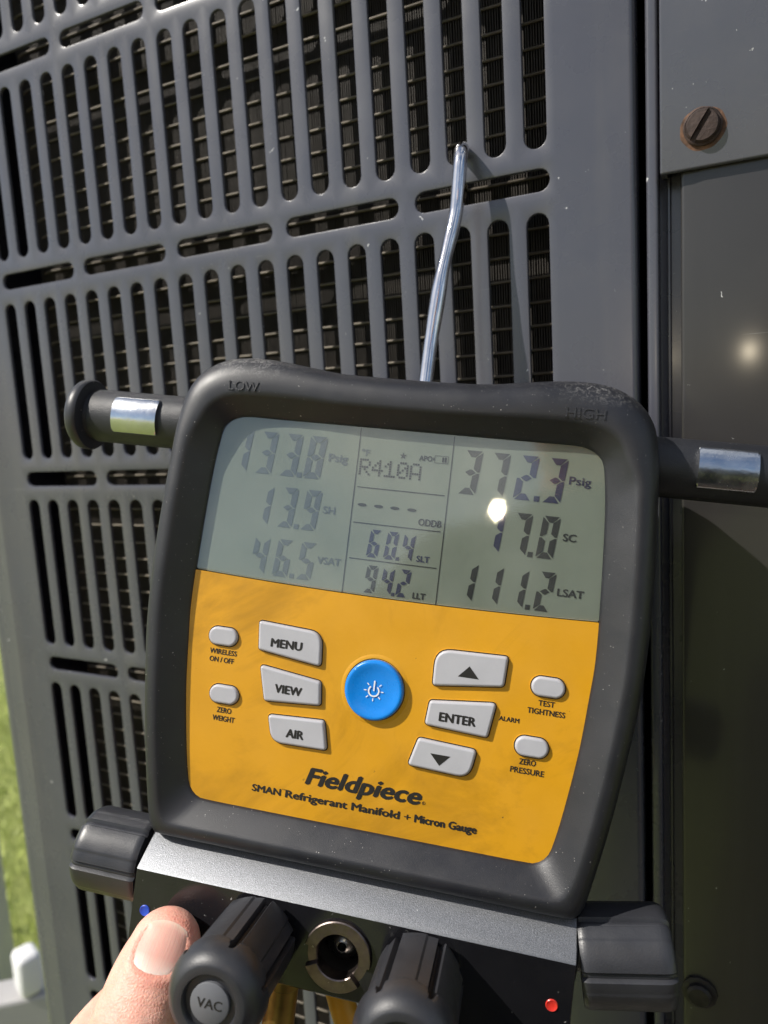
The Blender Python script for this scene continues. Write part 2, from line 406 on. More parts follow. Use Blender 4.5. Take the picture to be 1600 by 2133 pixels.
# right rolled edge and left folded corner belong to the same sheet
extrude_profile(bm, [(7.5, 0), (32.2, 0)] + arc2(32.2, 2.2, 2.2, -90, 0, 6)[1:] + [(34.4, 9)], ZB, ZT)
left = [(-292.5, 0), (-312.2, 0), (-313.2, -.25), (-314.2, -.1), (-326, 1.2)] + arc2(-327, 15.2, 14, -86, -180, 10) + [(-341, 40), (-341, 560)]
extrude_profile(bm, left, ZB, ZT)
grille = ac('coil_guard', bm, M['paint'], sharp=35)

# post, channel and panels right of the guard
bm = bmesh.new()
prof = [(37.4, 14), (37.4, 4.2)] + arc2(38.6, 3.2, 1.2, 180, 270, 4) + [(39.6, 2.0)] + arc2(40.4, 3.0, 1.0, -90, 0, 4) + [(41.4, 8.2), (43.6, 9.2), (44.0, 7.6), (44.6, 7.6), (45.0, 9.2), (48.4, 9.4), (48.4, 14)]
extrude_profile(bm, prof, ZB, ZT); ac('corner_post', bm, M['paint'], sharp=30)
bm = bmesh.new()
extrude_profile(bm, [(48.6, 12), (48.6, 1.4)] + arc2(49.8, 1.2, 1.2, 180, 270, 5) + [(52.2, 0.0), (56, -.35), (330, -.35), (350, 10), (350, 560)], ZB, ZT)
ac('side_panel', bm, M['paint2'], sharp=40)
bm = bmesh.new(); box(bm, 42.4, 340, -3.0, -.9, -17.6, ZT, .8, 3)
box(bm, 42.4, 44.4, -.9, 6, -17.2, ZT, .5, 2)
ac('cover_plate', bm, M['paint'], sharp=40)
bm = bmesh.new(); box(bm, -341, 350, 2, 560, ZT, ZT + 12, 2); ac('top_cover', bm, M['paint'])
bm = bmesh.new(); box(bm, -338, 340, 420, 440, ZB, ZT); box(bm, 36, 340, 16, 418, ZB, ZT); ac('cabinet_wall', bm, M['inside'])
# rust bloom under the lapped plate, screws
def disc_rings(cx, cz, prof, n=40, wob=0, sq=1.0, seed=1):
    rnd = random.Random(seed); ph = [rnd.uniform(0, 6.28) for _ in range(4)]
    return [[(cx + r * (1 + wob * (.5 * math.sin(2 * t + ph[0]) + .3 * math.sin(3 * t + ph[1]) + .3 * math.sin(7 * t + ph[2]) + .2 * math.sin(11 * t + ph[3]))) * math.cos(t), y,
              cz + r * (1 + wob * (.5 * math.sin(2 * t + ph[0]) + .3 * math.sin(3 * t + ph[1]) + .3 * math.sin(7 * t + ph[2]))) * math.sin(t)) for t in [2 * PI * k / n for k in range(n)]] for r, y in prof]
bm = bmesh.new()
rings(bm, disc_rings(55.6, -5.6, [(6.9, -3.02), (6.5, -3.12), (5.4, -3.2)], wob=.05, seed=4), close_last=True)
screw_bloom = ac('rust_ring', bm, M['rust_ring'], True)
bm = bmesh.new()
rings(bm, disc_rings(55.6, -5.2, [(5.9, -3.1), (5.95, -3.9), (5.5, -4.3), (5.2, -4.2), (5.1, -5.0), (4.6, -5.6), (2, -5.9), (.1, -5.92)], wob=.012, seed=2), close_last=True)
sc1 = ac('screw', bm, M['rust'], True, 40)
bm = bmesh.new(); box(bm, -.85, .85, -1.2, 1.2, -5.4, 5.4)
bmesh.ops.rotate(bm, verts=bm.verts, cent=(0, 0, 0), matrix=Matrix.Rotation(math.radians(33), 3, 'Y'))
for v in bm.verts: v.co += Vector((55.4, -5.3, -5.0))
cut = ac('cutter', bm, M['rust'])
def boolean(o, cutter):
    md = o.modifiers.new('b', 'BOOLEAN'); md.object = cutter; md.operation = 'DIFFERENCE'; md.solver = 'EXACT'
    bpy.context.view_layer.update()
    dg = bpy.context.evaluated_depsgraph_get(); me = bpy.data.meshes.new_from_object(o.evaluated_get(dg))
    o.modifiers.clear(); old = o.data; o.data = me; me.name = old.name
    cm = cutter.data; bpy.data.objects.remove(cutter); bpy.data.meshes.remove(cm)
boolean(sc1, cut)
bm = bmesh.new()
hexr = [[(54.5 + r * math.cos(PI / 3 * k + .3 + j * PI / 18), y, -319 + r * math.sin(PI / 3 * k + .3 + j * PI / 18)) for k in range(6) for j in (0, 3)] for r, y in ((4.6, -.3), (4.6, -3.2), (3.6, -4.0))]
rings(bm, disc_rings(54.5, -319, [(6.4, -.36), (6.4, -1.2), (5.6, -1.6)], n=12), close_last=True)
rings(bm, hexr, close_last=True)
ac('screw', bm, M['dark_screw'], True, 30)

# coil behind the guard: fins and tubes
coil = bpy.data.objects.new('coil', None); COL.objects.link(coil); coil.parent = AC; coil.matrix_parent_inverse = ACI
bpy.context.view_layer.update()
bm = bmesh.new()
x = -279.
while x < 26:
    d = random.uniform(-.12, .12)
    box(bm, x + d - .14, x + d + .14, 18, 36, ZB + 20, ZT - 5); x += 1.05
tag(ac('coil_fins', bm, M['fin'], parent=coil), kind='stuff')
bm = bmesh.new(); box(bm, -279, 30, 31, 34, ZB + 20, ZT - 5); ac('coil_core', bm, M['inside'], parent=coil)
TP = 9.3
tubepath = [(28, 17.6, 0), (-60, 17.6, 0), (-160, 17.6, 0), (-273, 17.6, 0)] + [(-273 - 9 * math.sin(a), 17.6 + 9 * (1 - math.cos(a)), -4.65 * (1 - math.cos(a))) for a in (.4, .8, 1.2, 1.57, 2.1, 2.6)]
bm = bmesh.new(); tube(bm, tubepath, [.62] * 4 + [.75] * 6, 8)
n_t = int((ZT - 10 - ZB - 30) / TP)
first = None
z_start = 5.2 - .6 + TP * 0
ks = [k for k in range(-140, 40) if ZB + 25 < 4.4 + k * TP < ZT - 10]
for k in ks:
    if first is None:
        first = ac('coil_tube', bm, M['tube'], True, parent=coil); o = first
        base_loc = o.location.copy()
    else:
        o = copyobj(first); o.matrix_parent_inverse = first.matrix_parent_inverse
    o.location = base_loc + Vector((random.uniform(-.3, .3) * S, 0, (4.4 + k * TP + random.uniform(-.25, .25)) * S))
    o.rotation_euler = (0, random.uniform(-.0012, .0012), 0)

# ------------------------------------------------------------------ things beyond the cabinet's left edge
M['vinyl_shaded'] = surf('shaded_vinyl', (.42, .41, .41), .5, var=.06, vscale=9)  # white vinyl greyed: shade on post and rail put into the base colour
FA = CAM + Vector((-.700, .455, -.545)) * 1.30                # where the rail meets the post
fd = Vector((.78, .62, 0)).normalized()
fm = Matrix(((fd.x, -fd.y, 0, FA.x), (fd.y, fd.x, 0, FA.y), (0, 0, 1, 0), (0, 0, 0, 1)))
fz = FA.z * 1000
fence = empty('fence', fm, 'white fence with shade-greyed post, low rail and white bracket left of the cabinet', 'fence')
bm = bmesh.new(); box(bm, -150, -34, 31, 131, 0, fz + 520, 5); box(bm, -158, -26, 23, 139, fz + 520, fz + 545, 5); finish('post', bm, M['vinyl_shaded'], fence)
bm = bmesh.new(); box(bm, -160, 1500, -20, 30, fz - 125, fz - 62, 5); finish('rail', bm, M['vinyl_shaded'], fence)
bm = bmesh.new(); box(bm, -20, 20, -16, 16, -30, 30, 9, 4); bmesh.ops.rotate(bm, verts=bm.verts, cent=(0, 0, 0), matrix=Matrix.Rotation(-1.05, 3, 'Z'))
for v in bm.verts: v.co += Vector((22, -4, fz - 31))
for _ in (0,):
    finish('bracket', bm, M['vinyl'], fence, True, 50)

# ------------------------------------------------------------------ the gauge. local frame: x right, y up, z out of its face (mm)
gx = Vector((.96188, .23676, -.13686)).normalized(); gz = Vector((.26058, -.94535, .196)); gz = (gz - gz.dot(gx) * gx).normalized(); gy = gz.cross(gx)
GO = Vector((-.03003, -.08596, -.15806 + Z0))
GM = Matrix(((gx.x, gy.x, gz.x, GO.x), (gx.y, gy.y, gz.y, GO.y), (gx.z, gy.z, gz.z, GO.z), (0, 0, 0, 1)))
G = empty('manifold_gauge', GM, 'yellow and black digital manifold gauge with grey display hanging from a steel hook', 'gauge')

OUT = [(0, 79.0), (14, 79.1), (24, 79.5), (34, 80.8), (44, 82.0), (52, 82.3), (58.5, 81.6), (64, 79.6), (68.8, 76.2), (72.2, 71.4), (73.8, 66), (75, 57), (76, 41), (76.8, 25), (77.0, 10), (76.4, -7), (74.4, -25), (72.2, -41), (69.9, -54), (67.4, -66), (65.8, -69.8), (63, -71.2), (45, -71.3), (20, -71.3), (0, -71.3)]
INN = [(0, 63.0), (20, 63.0), (40, 63.0), (51, 63.0), (55.5, 62.0), (58.3, 59.8), (59.6, 56.5), (60.9, 46), (61.8, 32), (62.5, 15), (62.7, 1), (62.1, -9), (60.8, -25), (58.4, -42), (56.6, -51.5), (55.4, -55.2), (53, -57.6), (49.5, -58.3), (30, -58.4), (0, -58.4)]
def closed_outline(half):
    full = [(x, y) for x, y in half] + [(-x, y) for x, y in half[-2:0:-1]]
    return [(p.x, p.y) for p in spline([(x, y, 0) for x, y in full], 10, True)]
def polar_sample(poly, N, c=(0, 4)):
    res = []; n = len(poly)
    for k in range(N):
        th = 2 * PI * k / N; d = Vector((math.cos(th), math.sin(th))); best = None
        for i in range(n):
            a = Vector(poly[i]) - Vector(c); b = Vector(poly[(i + 1) % n]) - Vector(c)
            e = b - a; den = d.x * e.y - d.y * e.x
            if abs(den) < 1e-12: continue
            t = (a.x * e.y - a.y * e.x) / den; u = (a.x * d.y - a.y * d.x) / den
            if t > 0 and -1e-6 <= u <= 1 + 1e-6: best = t; break
        res.append((c[0] + d.x * best, c[1] + d.y * best))
    return res
NP = 300
OO = polar_sample(closed_outline(OUT), NP); II = polar_sample(closed_outline(INN), NP)
def warp(t, o):
    k = max(0, min(1, (o[1] - 55) / 18)); k = k * k * (3 - 2 * k); e = .48 + .19 * k
    return t if t <= 0 or t >= 1 else (t * e / .48 if t < .48 else e + (t - .48) * (1 - e) / .52)
def ring_at(t, h, sc=1.0): return [(o[0] + (i[0] - o[0]) * warp(t, o), o[1] + (i[1] - o[1]) * warp(t, o), h) for o, i in zip(OO, II)]
bm = bmesh.new()
prof = [(.35, -38, 1), (.18, -37.5, 1), (.08, -35, 1), (.03, -30, 1), (.0, -20, 1), (-.01, -8, 1), (0, -2, 1), (.03, 1.2, 1), (.08, 3.4, 1), (.16, 5.2, 1), (.26, 6.1, 1), (.36, 6.3, 1), (.43, 6.25, 1), (.48, 6.0, 1), (.54, 5.4, 1), (.70, 3.75, 1), (.86, 2.0, 1), (.95, .9, 1), (1.0, .2, 1), (1.004, -2.5, 1)]
rings(bm, [ring_at(t, h) for t, h, _ in prof], True, True)
boot = finish('rubber_boot', bm, M['boot'], G, True, 60)

def tri_poly(bm, pts, z, mi=0):
    f = bm.faces.new([bm.verts.new((x, y, z)) for x, y in pts]); f.material_index = mi; return f
def plate(name, pts, z0, z1, m, parent, inset=0):
    bm = bmesh.new(); rings(bm, [[(x, y, z) for x, y in pts] for z in (z0, z1)], True, True)
    bmesh.ops.triangulate(bm, faces=[f for f in bm.faces if len(f.verts) > 4])
    return finish(name, bm, m, parent)
inner = [(x * 1.006, (y - 4) * 1.006 + 4) for x, y in closed_outline(INN)]
def border(x): return 12.5 - 1.4 * (1 - (x / 62) ** 2)
def lower_part(pts):
    low = [p for p in pts if p[1] < border(p[0])]
    # order: start at right border going down round to the left border, then along the border
    k = max(range(len(low)), key=lambda i: (low[i][0] > 0) * (low[i][1] + 100))
    seq = low[k:] + low[:k]
    if seq[1][1] > seq[0][1]: seq = seq[::-1]
    xs = [-62.4 + 124.8 * i / 24 for i in range(25)]
    return seq + [(x, border(x)) for x in xs]
def upper_part(pts, gap=.25):
    up = [p for p in pts if p[1] > border(p[0]) + gap]
    k = max(range(len(up)), key=lambda i: (up[i][0] < 0) * (-up[i][1] + 200))
    seq = up[k:] + up[:k]
    if seq[1][1] < seq[0][1]: seq = seq[::-1]
    xs = [62.2 - 124.4 * i / 24 for i in range(25)]
    return seq + [(x, border(x) + gap) for x in xs]
face = plate('faceplate', lower_part(inner), -2.0, .12, M['yellow'], G)
lcd = plate('display', upper_part(inner), -2.0, -.75, M['lcd'], G)
up_ = upper_part([(x * .996, (y - 4) * .996 + 4) for x, y in inner], .5)
def shrink(pts, d):
    n = len(pts); res = []
    for i in range(n):
        e = (Vector(pts[(i + 1) % n]) - Vector(pts[i - 1])).normalized(); res.append((pts[i][0] - e.y * d * SG, pts[i][1] + e.x * d * SG))
    return res
SG = 1 if sum(up_[i][0] * up_[(i + 1) % len(up_)][1] - up_[(i + 1) % len(up_)][0] * up_[i][1] for i in range(len(up_))) > 0 else -1
bm = bmesh.new(); rings(bm, [[(x, y, z) for x, y in p] for p, z in ((up_, -.3), (up_, -.12), (shrink(up_, .35), .12))], True, True)
bmesh.ops.triangulate(bm, faces=[f for f in bm.faces if len(f.verts) > 4])
win = finish('display_window', bm, M['glass'], G)

# ---- lettering
def text_mesh(s, bold=0., shear=0., res=3):
    c = bpy.data.curves.new('t', 'FONT'); c.body = s; c.size = 1; c.offset = bold; c.shear = shear; c.resolution_u = res
    o = bpy.data.objects.new('t', c); COL.objects.link(o)
    bpy.context.view_layer.update()
    me = bpy.data.meshes.new_from_object(o.evaluated_get(bpy.context.evaluated_depsgraph_get()))
    bpy.data.objects.remove(o); bpy.data.curves.remove(c); return me
CAPH = {}
def lettering(s, x0, x1, ybase, cap, z, m, parent, bold=.02, shear=0., name='lettering', depth=0., xf=None):
    me = text_mesh(s, 0, shear); ref = text_mesh('H', 0)
    ch = max(v.co.y for v in ref.vertices); cb = min(v.co.y for v in ref.vertices); bpy.data.meshes.remove(ref)
    xs = [v.co.x for v in me.vertices]; a, b = min(xs), max(xs)
    bm = bmesh.new(); bm.from_mesh(me); bpy.data.meshes.remove(me)
    for v in bm.verts:
        v.co = Vector((x0 + (v.co.x - a) / (b - a) * (x1 - x0), ybase + (v.co.y - cb) / (ch - cb) * cap, z))
    if bold and not depth:
        base = list(bm.faces); w = bold * cap * 1.25
        for i, (dx, dy) in enumerate(((-w, 0), (w, 0), (0, w * .5), (0, -w * .5))):
            g = bmesh.ops.duplicate(bm, geom=base)['geom']
            for v in g:
                if isinstance(v, bmesh.types.BMVert): v.co += Vector((dx, dy, .006 * (i + 1)))
    if depth:
        r = bmesh.ops.extrude_face_region(bm, geom=list(bm.faces))
        for v in [g for g in r['geom'] if isinstance(g, bmesh.types.BMVert)]: v.co.z += depth
    if xf:
        for v in bm.verts: v.co = xf(v.co)
    return finish(name, bm, m, parent)
def poly_mesh(name, polys, z, m, parent):
    bm = bmesh.new()
    for p in polys: tri_poly(bm, p, z)
    return finish(name, bm, m, parent)
ZL = -.62      # printed on the display, under its window
ZF = .20       # printed on the yellow membrane
SEG = {'0': 'abcdef', '1': 'bc', '2': 'abged', '3': 'abgcd', '4': 'fgbc', '5': 'afgcd', '6': 'afgedc', '7': 'abc', '8': 'abcdefg', '9': 'abcdfg'}
def digit(ch, x, y, w, h, st, m, slant=.095):
    st *= 1.12; g = .18; hh = h / 2; b = .42 * st
    polys = {
     'a': [(g + .2, h), (w - g - .2, h), (w - st - g * .4, h - st), (st + g * .4, h - st)],
     'd': [(st + g * .4, st), (w - st - g * .4, st), (w - g - .2, 0), (g + .2, 0)],
     'f': [(0, h - g - .2), (st, h - st - g), (st, hh + st * .55 + g * .4), (st * .35, hh + g * .9), (0, hh + g * 1.2)],
     'e': [(0, hh - g * 1.2), (st * .35, hh - g * .9), (st, hh - st * .55 - g * .4), (st, st + g), (0, g + .2)],
     'b': [(w, h - g - .2), (w, hh + g * 1.2), (w - st * .35, hh + g * .9), (w - st, hh + st * .55 + g * .4), (w - st, h - st - g)],
     'c': [(w, g + .2), (w - st, st + g), (w - st, hh - st * .55 - g * .4), (w - st * .35, hh - g * .9), (w, hh - g * 1.2)],
     'g': [(st * .55, hh)] + [(st + (w - 2 * st) * t, hh + st * .48 * (1 - (2 * t - 1) ** 2 * .35)) for t in (0, .2, .5, .8, 1)] + [(w - st * .55, hh)] + [(st + (w - 2 * st) * t, hh - st * .48 * (1 - (2 * t - 1) ** 2 * .35)) for t in (1, .8, .5, .2, 0)]}
    return poly_mesh('digit', [[(x + px + py * slant, y + py) for px, py in polys[s]] for s in SEG[ch]], ZL, m, lcd)
X5 = 5.9
def number(s, y, h, w, st, xs, dotx, mats):
    ds = [c for c in s if c != '.']
    for c, x, m in zip(ds, xs, mats): digit(c, x + X5, y, w, h, st, m)
    d = st * .45
    poly_mesh('decimal_point', [[(dotx + X5 - d, y - .05), (dotx + X5 + d, y - .05), (dotx + X5 + d + .1, y + 2 * d), (dotx + X5 - d + .1, y + 2 * d)]], ZL, mats[-1], lcd)
pk, ik, bk = M['lcd_haze_ink'], M['lcd_ink'], M['lcd_blue_ink']
number('133.8', 45.4, 13.4, 5.5, 1.75, [-61.6, -53.2, -45.0, -37.0], -38.3, [pk] * 4)
number('13.9', 29.2, 12.6, 5.0, 1.65, [-51.9, -43.8, -36.1], -37.3, [pk] * 3)
number('46.5', 13.7, 11.7, 4.9, 1.55, [-51.0, -43.3, -35.6], -36.8, [pk] * 3)
number('60.4', 23.2, 8.5, 3.5, 1.1, [-13.9, -8.5, -3.3], -4.1, [bk] * 3)
number('94.2', 12.3, 8.4, 3.5, 1.1, [-13.7, -8.5, -3.4], -4.2, [ik, bk, bk])
number('372.3', 45.5, 13.3, 5.4, 1.75, [11.8, 20.0, 28.4, 36.8], 35.3, [ik, ik, bk, bk])
number('17.0', 29.0, 12.6, 5.0, 1.65, [21.0, 28.8, 36.8], 35.2, [bk, ik, ik])
number('111.2', 13.6, 11.6, 4.7, 1.55, [15.0, 22.5, 29.9, 37.7], 36.1, [ik] * 4)
for x in (-16.9, -11.7, -6.6, -1.3):
    poly_mesh('dash', [[(x + X5 + 1.45 * math.cos(t), 38.95 + .5 * math.sin(t)) for t in [2 * PI * k / 18 for k in range(18)]]], ZL, ik, lcd)
FONT5 = {'R': ('11110', '10001', '10001', '11110', '10100', '10010', '10001'), '4': ('00010', '00110', '01010', '10010', '11111', '00010', '00010'),
         '1': ('00100', '01100', '10100', '00100', '00100', '00100', '11111'), '0': ('01110', '10001', '10011', '10101', '11001', '10001', '01110'),
         'A': ('01110', '10001', '10001', '10001', '11111', '10001', '10001')}
for i, ch in enumerate('R410A'):
    polys = []
    for r, row in enumerate(FONT5[ch]):
        for c, b in enumerate(row):
            if b == '1':
                x = -19.25 + X5 + i * 3.98 + c * .72; y = 53.25 - r * .74; polys.append([(x, y - .62), (x + .6, y - .62), (x + .64, y), (x + .04, y)])
    poly_mesh('dot_matrix_letter', polys, ZL, ik, lcd)
bars = []
def bar(x0, y0, x1, y1): return [(x0, y0), (x1, y0), (x1, y1), (x0, y1)]
for x in (-20.0, 9.2): poly_mesh('divider', [bar(x + X5 - .13, 10.9 if x > 0 else 11.1, x + X5 + .13, 62.6)], ZL, ik, lcd)
for y in (44.35, 33.35, 22.25): poly_mesh('divider', [bar(-19.1 + X5, y - .14, 8.2 + X5, y + .14)], ZL, ik, lcd)
def ll(s, x0, x1, y, cap, m=ik, b=.05): lettering(s, x0 + X5, x1 + X5, y, cap, ZL, m, lcd, b)
ll('Psig', -29.2, -23.1, 51.4, 2.35, pk); ll('SH', -29.1, -25.3, 35.0, 2.2, pk, .03); ll('VSAT', -29.0, -21.6, 19.3, 2.1, pk)
ll('°F', -18.9, -16.4, 54.2, 1.9, pk); ll('APO', -.8, 3.2, 54.3, 1.55); ll('ODDB', 1.2, 8.2, 34.6, 2.0); ll('SLT', 1.9, 5.8, 23.6, 1.75, bk); ll('LLT', 2.0, 5.8, 12.4, 1.75)
ll('Psig', 44.2, 50.4, 51.5, 2.3, bk, .03); ll('SC', 44.2, 47.9, 34.8, 2.1); ll('LSAT', 44.3, 51.7, 18.7, 2.1)
star = [(-5.85 + X5 + (1.15 if k % 2 == 0 else .45) * math.sin(PI * k / 5), 55.2 + (1.15 if k % 2 == 0 else .45) * math.cos(PI * k / 5)) for k in range(10)]
poly_mesh('star_symbol', [star], ZL, ik, lcd)
bx = 3.9 + X5
poly_mesh('battery_symbol', [bar(bx, 54.0, bx + 4.2, 54.13), bar(bx, 56.17, bx + 4.2, 56.3), bar(bx, 54.13, bx + .13, 56.17), bar(bx + 4.07, 54.13, bx + 4.2, 56.17), bar(bx - .45, 54.7, bx - .05, 55.6), bar(bx + 2.3, 54.4, bx + 2.85, 55.9), bar(bx + 3.1, 54.4, bx + 3.65, 55.9)], ZL, ik, lcd)

def fl_(s, x0, x1, y, cap, b=.035, **k): return lettering(s, x0 + X5, x1 + X5, y, cap, ZF, M['ink'], face, b, **k)
fl_('WIRELESS', -60.2, -51.2, -12.9, 1.55); fl_('ON / OFF', -60.0, -51.9, -15.4, 1.55)
fl_('ZERO', -55.5, -50.7, -30.9, 1.6); fl_('WEIGHT', -56.6, -49.3, -33.5, 1.6)
fl_('TEST', 42.3, 46.9, -13.4, 1.55); fl_('TIGHTNESS', 39.4, 50.1, -15.9, 1.55)
fl_('ZERO', 38.7, 43.4, -30.9, 1.6); fl_('PRESSURE', 36.4, 46.0, -33.5, 1.6)
fl_('ALARM', 31.6, 37.4, -19.4, 1.3)
fl_('Fieldpiece', -24.0, 11.5, -47.8, 4.9, b=.065, shear=.24)
ring = lambda cx, cy, r0, r1, n=20: [[(cx + r0 * math.cos(a), cy + r0 * math.sin(a)), (cx + r1 * math.cos(a), cy + r1 * math.sin(a)), (cx + r1 * math.cos(b), cy + r1 * math.sin(b)), (cx + r0 * math.cos(b), cy + r0 * math.sin(b))] for a, b in [(2 * PI * k / n, 2 * PI * (k + 1) / n) for k in range(n)]]
poly_mesh('registered_mark', ring(12.5 + X5, -47.1, .35, .5) + [bar(12.35 + X5, -47.35, 12.5 + X5, -46.85)], ZF, M['ink'], face)
fl_('SMAN', -40.8, -31.6, -52.9, 2.0, b=.06); fl_('™', -31.3, -30.0, -51.3, .6, b=0.0)
fl_('Refrigerant Manifold', -29.9, 5.7, -53.0, 2.15, b=.075); fl_('+', 7.2, 9.1, -53.0, 2.0, b=.02); fl_('Micron Gauge', 10.4, 28.7, -53.0, 2.15, b=.075)
for s, x0, x1 in (('LOW', -62.3, -52.4), ('HIGH', 40.8, 51.9)):
    lettering(s, x0 + X5, x1 + X5, 70.0, 2.9, 5.6, M['rubber'], boot, .02, depth=.95, name='raised_lettering')

# ---- keys
def rounded(poly, rad, seg=6):
    out = []; n = len(poly)
    for i in range(n):
        p0, p, p1 = Vector(poly[i - 1]), Vector(poly[i]), Vector(poly[(i + 1) % n]); r = rad[i] if isinstance(rad, (list, tuple)) else rad
        a = (p0 - p).normalized(); b = (p1 - p).normalized(); ang = a.angle(b); d = min(r / math.tan(ang / 2), (p0 - p).length * .49 if r < 3 else (p0 - p).length * .8, (p1 - p).length * .49 if r < 3 else (p1 - p).length * .8)
        s, e = p + a * d, p + b * d
        for k in range(seg + 1):
            t = k / seg; out.append(tuple((1 - t) ** 2 * s + 2 * t * (1 - t) * p + t * t * e))
    return out
def inset(poly, d):
    n = len(poly); area = sum(poly[i][0] * poly[(i + 1) % n][1] - poly[(i + 1) % n][0] * poly[i][1] for i in range(n)); sg = 1 if area > 0 else -1
    res = []
    for i in range(n):
        a = Vector(poly[(i + 1) % n]) - Vector(poly[i - 1])
        nn = Vector((-a.y, a.x)).normalized() * sg
        res.append((poly[i][0] + nn.x * d, poly[i][1] + nn.y * d))
    return res
def key(poly, m, h=1.5, name='button'):
    poly = [(x + X5, y) for x, y in poly]
    bm = bmesh.new()
    g = [(inset(poly, -.55), .10), (inset(poly, -.5), .24), (inset(poly, -.36), .26), (inset(poly, -.0), .14)]
    rings(bm, [[(x, y, z) for x, y in p] for p, z in g[:3]], mi=2)
    rings(bm, [[(x, y, z) for x, y in p] for p, z in g[2:]], mi=1)
    pr = [(0, .1), (.0, h * .55), (.14, h * .76), (.35, h * .91), (.6, h * .98), (.75, h)]
    V = rings(bm, [[(x, y, z) for x, y in inset(poly, d)] for d, z in pr])
    c_ = sum((v.co for v in V[-1]), Vector()) / len(V[-1])
    mid = [bm.verts.new(c_ + (v.co - c_) * .5) for v in V[-1]]; top = bm.verts.new(c_)
    for i in range(len(mid)):
        k = (i + 1) % len(mid); bm.faces.new((V[-1][i], V[-1][k], mid[k], mid[i])); bm.faces.new((mid[i], mid[k], top))
    o = finish(name, bm, [m, M['groove'], M['yellow']], G, True, 50)
    for p in o.data.polygons:
        if p.normal.z > .9995 and p.center.z > h * .99 * S: p.use_smooth = False
    return o
def legend(s, x0, x1, y, cap, parent, b=.065, z=1.56): return lettering(s, x0 + X5, x1 + X5, y, cap, z, M['ink'], parent, b, name='legend')
k1 = key(rounded([(-44.9, -.6), (-24.3, -1.6), (-23.5, -11.9), (-44.0, -9.5)], [1.0, 4.6, 1.2, 1.0]), M['key']); legend('MENU', -39.9, -30.0, -7.9, 2.5, k1)
k2 = key(rounded([(-42.9, -14.1), (-22.9, -16.4), (-22.1, -23.6), (-40.2, -24.9)], [1.1, 1.2, 1.0, 1.2]), M['key']); legend('VIEW', -36.9, -28.4, -21.6, 2.45, k2)
k3 = key(rounded([(-38.4, -28.9), (-20.4, -27.9), (-18.5, -36.7), (-36.3, -37.0)], [1.1, 1.2, 1.1, 4.6]), M['key']); legend('AIR', -31.6, -26.2, -34.5, 2.45, k3)
k4 = key(rounded([(11.0, -1.4), (32.4, -.7), (32.0, -9.6), (11.2, -12.3)], [5.0, 1.1, 1.4, 1.1]), M['key']); poly_mesh('legend', [[(x + X5, y) for x, y in ((18.4, -8.4), (24.6, -8.4), (21.5, -5.0))]], 1.56, M['ink'], k4)
k5 = key(rounded([(10.9, -16.8), (30.5, -14.6), (28.9, -24.9), (10.2, -24.0)], [1.1, 1.3, 1.1, 1.2]), M['key']); legend('ENTER', 14.4, 25.0, -22.1, 2.5, k5)
k6 = key(rounded([(8.8, -28.2), (26.3, -29.0), (24.9, -37.4), (6.5, -36.6)], [1.2, 1.4, 4.4, 1.1]), M['key']); poly_mesh('legend', [[(x + X5, y) for x, y in ((12.9, -31.9), (18.9, -31.9), (15.9, -35.1))]], 1.56, M['ink'], k6)
def pill(cx, cy, w, h): return [(cx + (w / 2 - h / 2) * (1 if c > 0 else -1) + h / 2 * c, cy + h / 2 * s) for c, s in [(math.cos(2 * PI * (k + .5) / 28), math.sin(2 * PI * (k + .5) / 28)) for k in range(28)]]
for cx, cy in ((-56.2, -7.2), (-53.6, -25.1), (44.5, -7.8), (41.7, -25.5)): key(pill(cx, cy, 9.6, 5.7), M['key'], 1.3)
# power key, dished
bm = bmesh.new(); cx, cy = -6.1 + X5, -16.3
circ = lambda r, z, n=56: [(cx + r * math.cos(2 * PI * k / n), cy + r * math.sin(2 * PI * k / n), z) for k in range(n)]
rings(bm, [circ(10.6, .1), circ(9.9, .32), circ(9.35, .32)], mi=2); rings(bm, [circ(9.35, .32), circ(9.1, .1)], mi=1)
V = rings(bm, [circ(9.0, .1), circ(9.0, 1.5), circ(8.85, 2.0), circ(8.4, 2.3), circ(7.8, 2.25), circ(6.6, 1.9), circ(5, 1.6), circ(3, 1.42), circ(1, 1.36)]); bm.faces.new(V[-1])
pw = finish('power_button', bm, [M['blue'], M['groove'], M['yellow']], G, True, 50)
zi = 1.66
poly = []
for k in range(20):
    a, b = math.radians(90 + 38 + k * 14.2), math.radians(90 + 38 + (k + 1) * 14.2)
    poly.append([(cx + r * math.cos(t), cy - .2 + r * math.sin(t)) for r, t in ((1.35, a), (1.8, a), (1.8, b), (1.35, b))])
poly.append(bar(cx - .22, cy - .2, cx + .22, cy + 2.9))
for k in (1, 2, 3, 5, 6, 7, 4):
    t = math.radians(90 + 45 * k); c, s = math.cos(t), math.sin(t)
    poly.append([(cx + r * c - q * s, cy - .2 + r * s + q * c) for r, q in ((2.2, -.15), (3.05, -.15), (3.05, .15), (2.2, .15))])
poly_mesh('legend', poly, zi, M['white_ink'], pw)

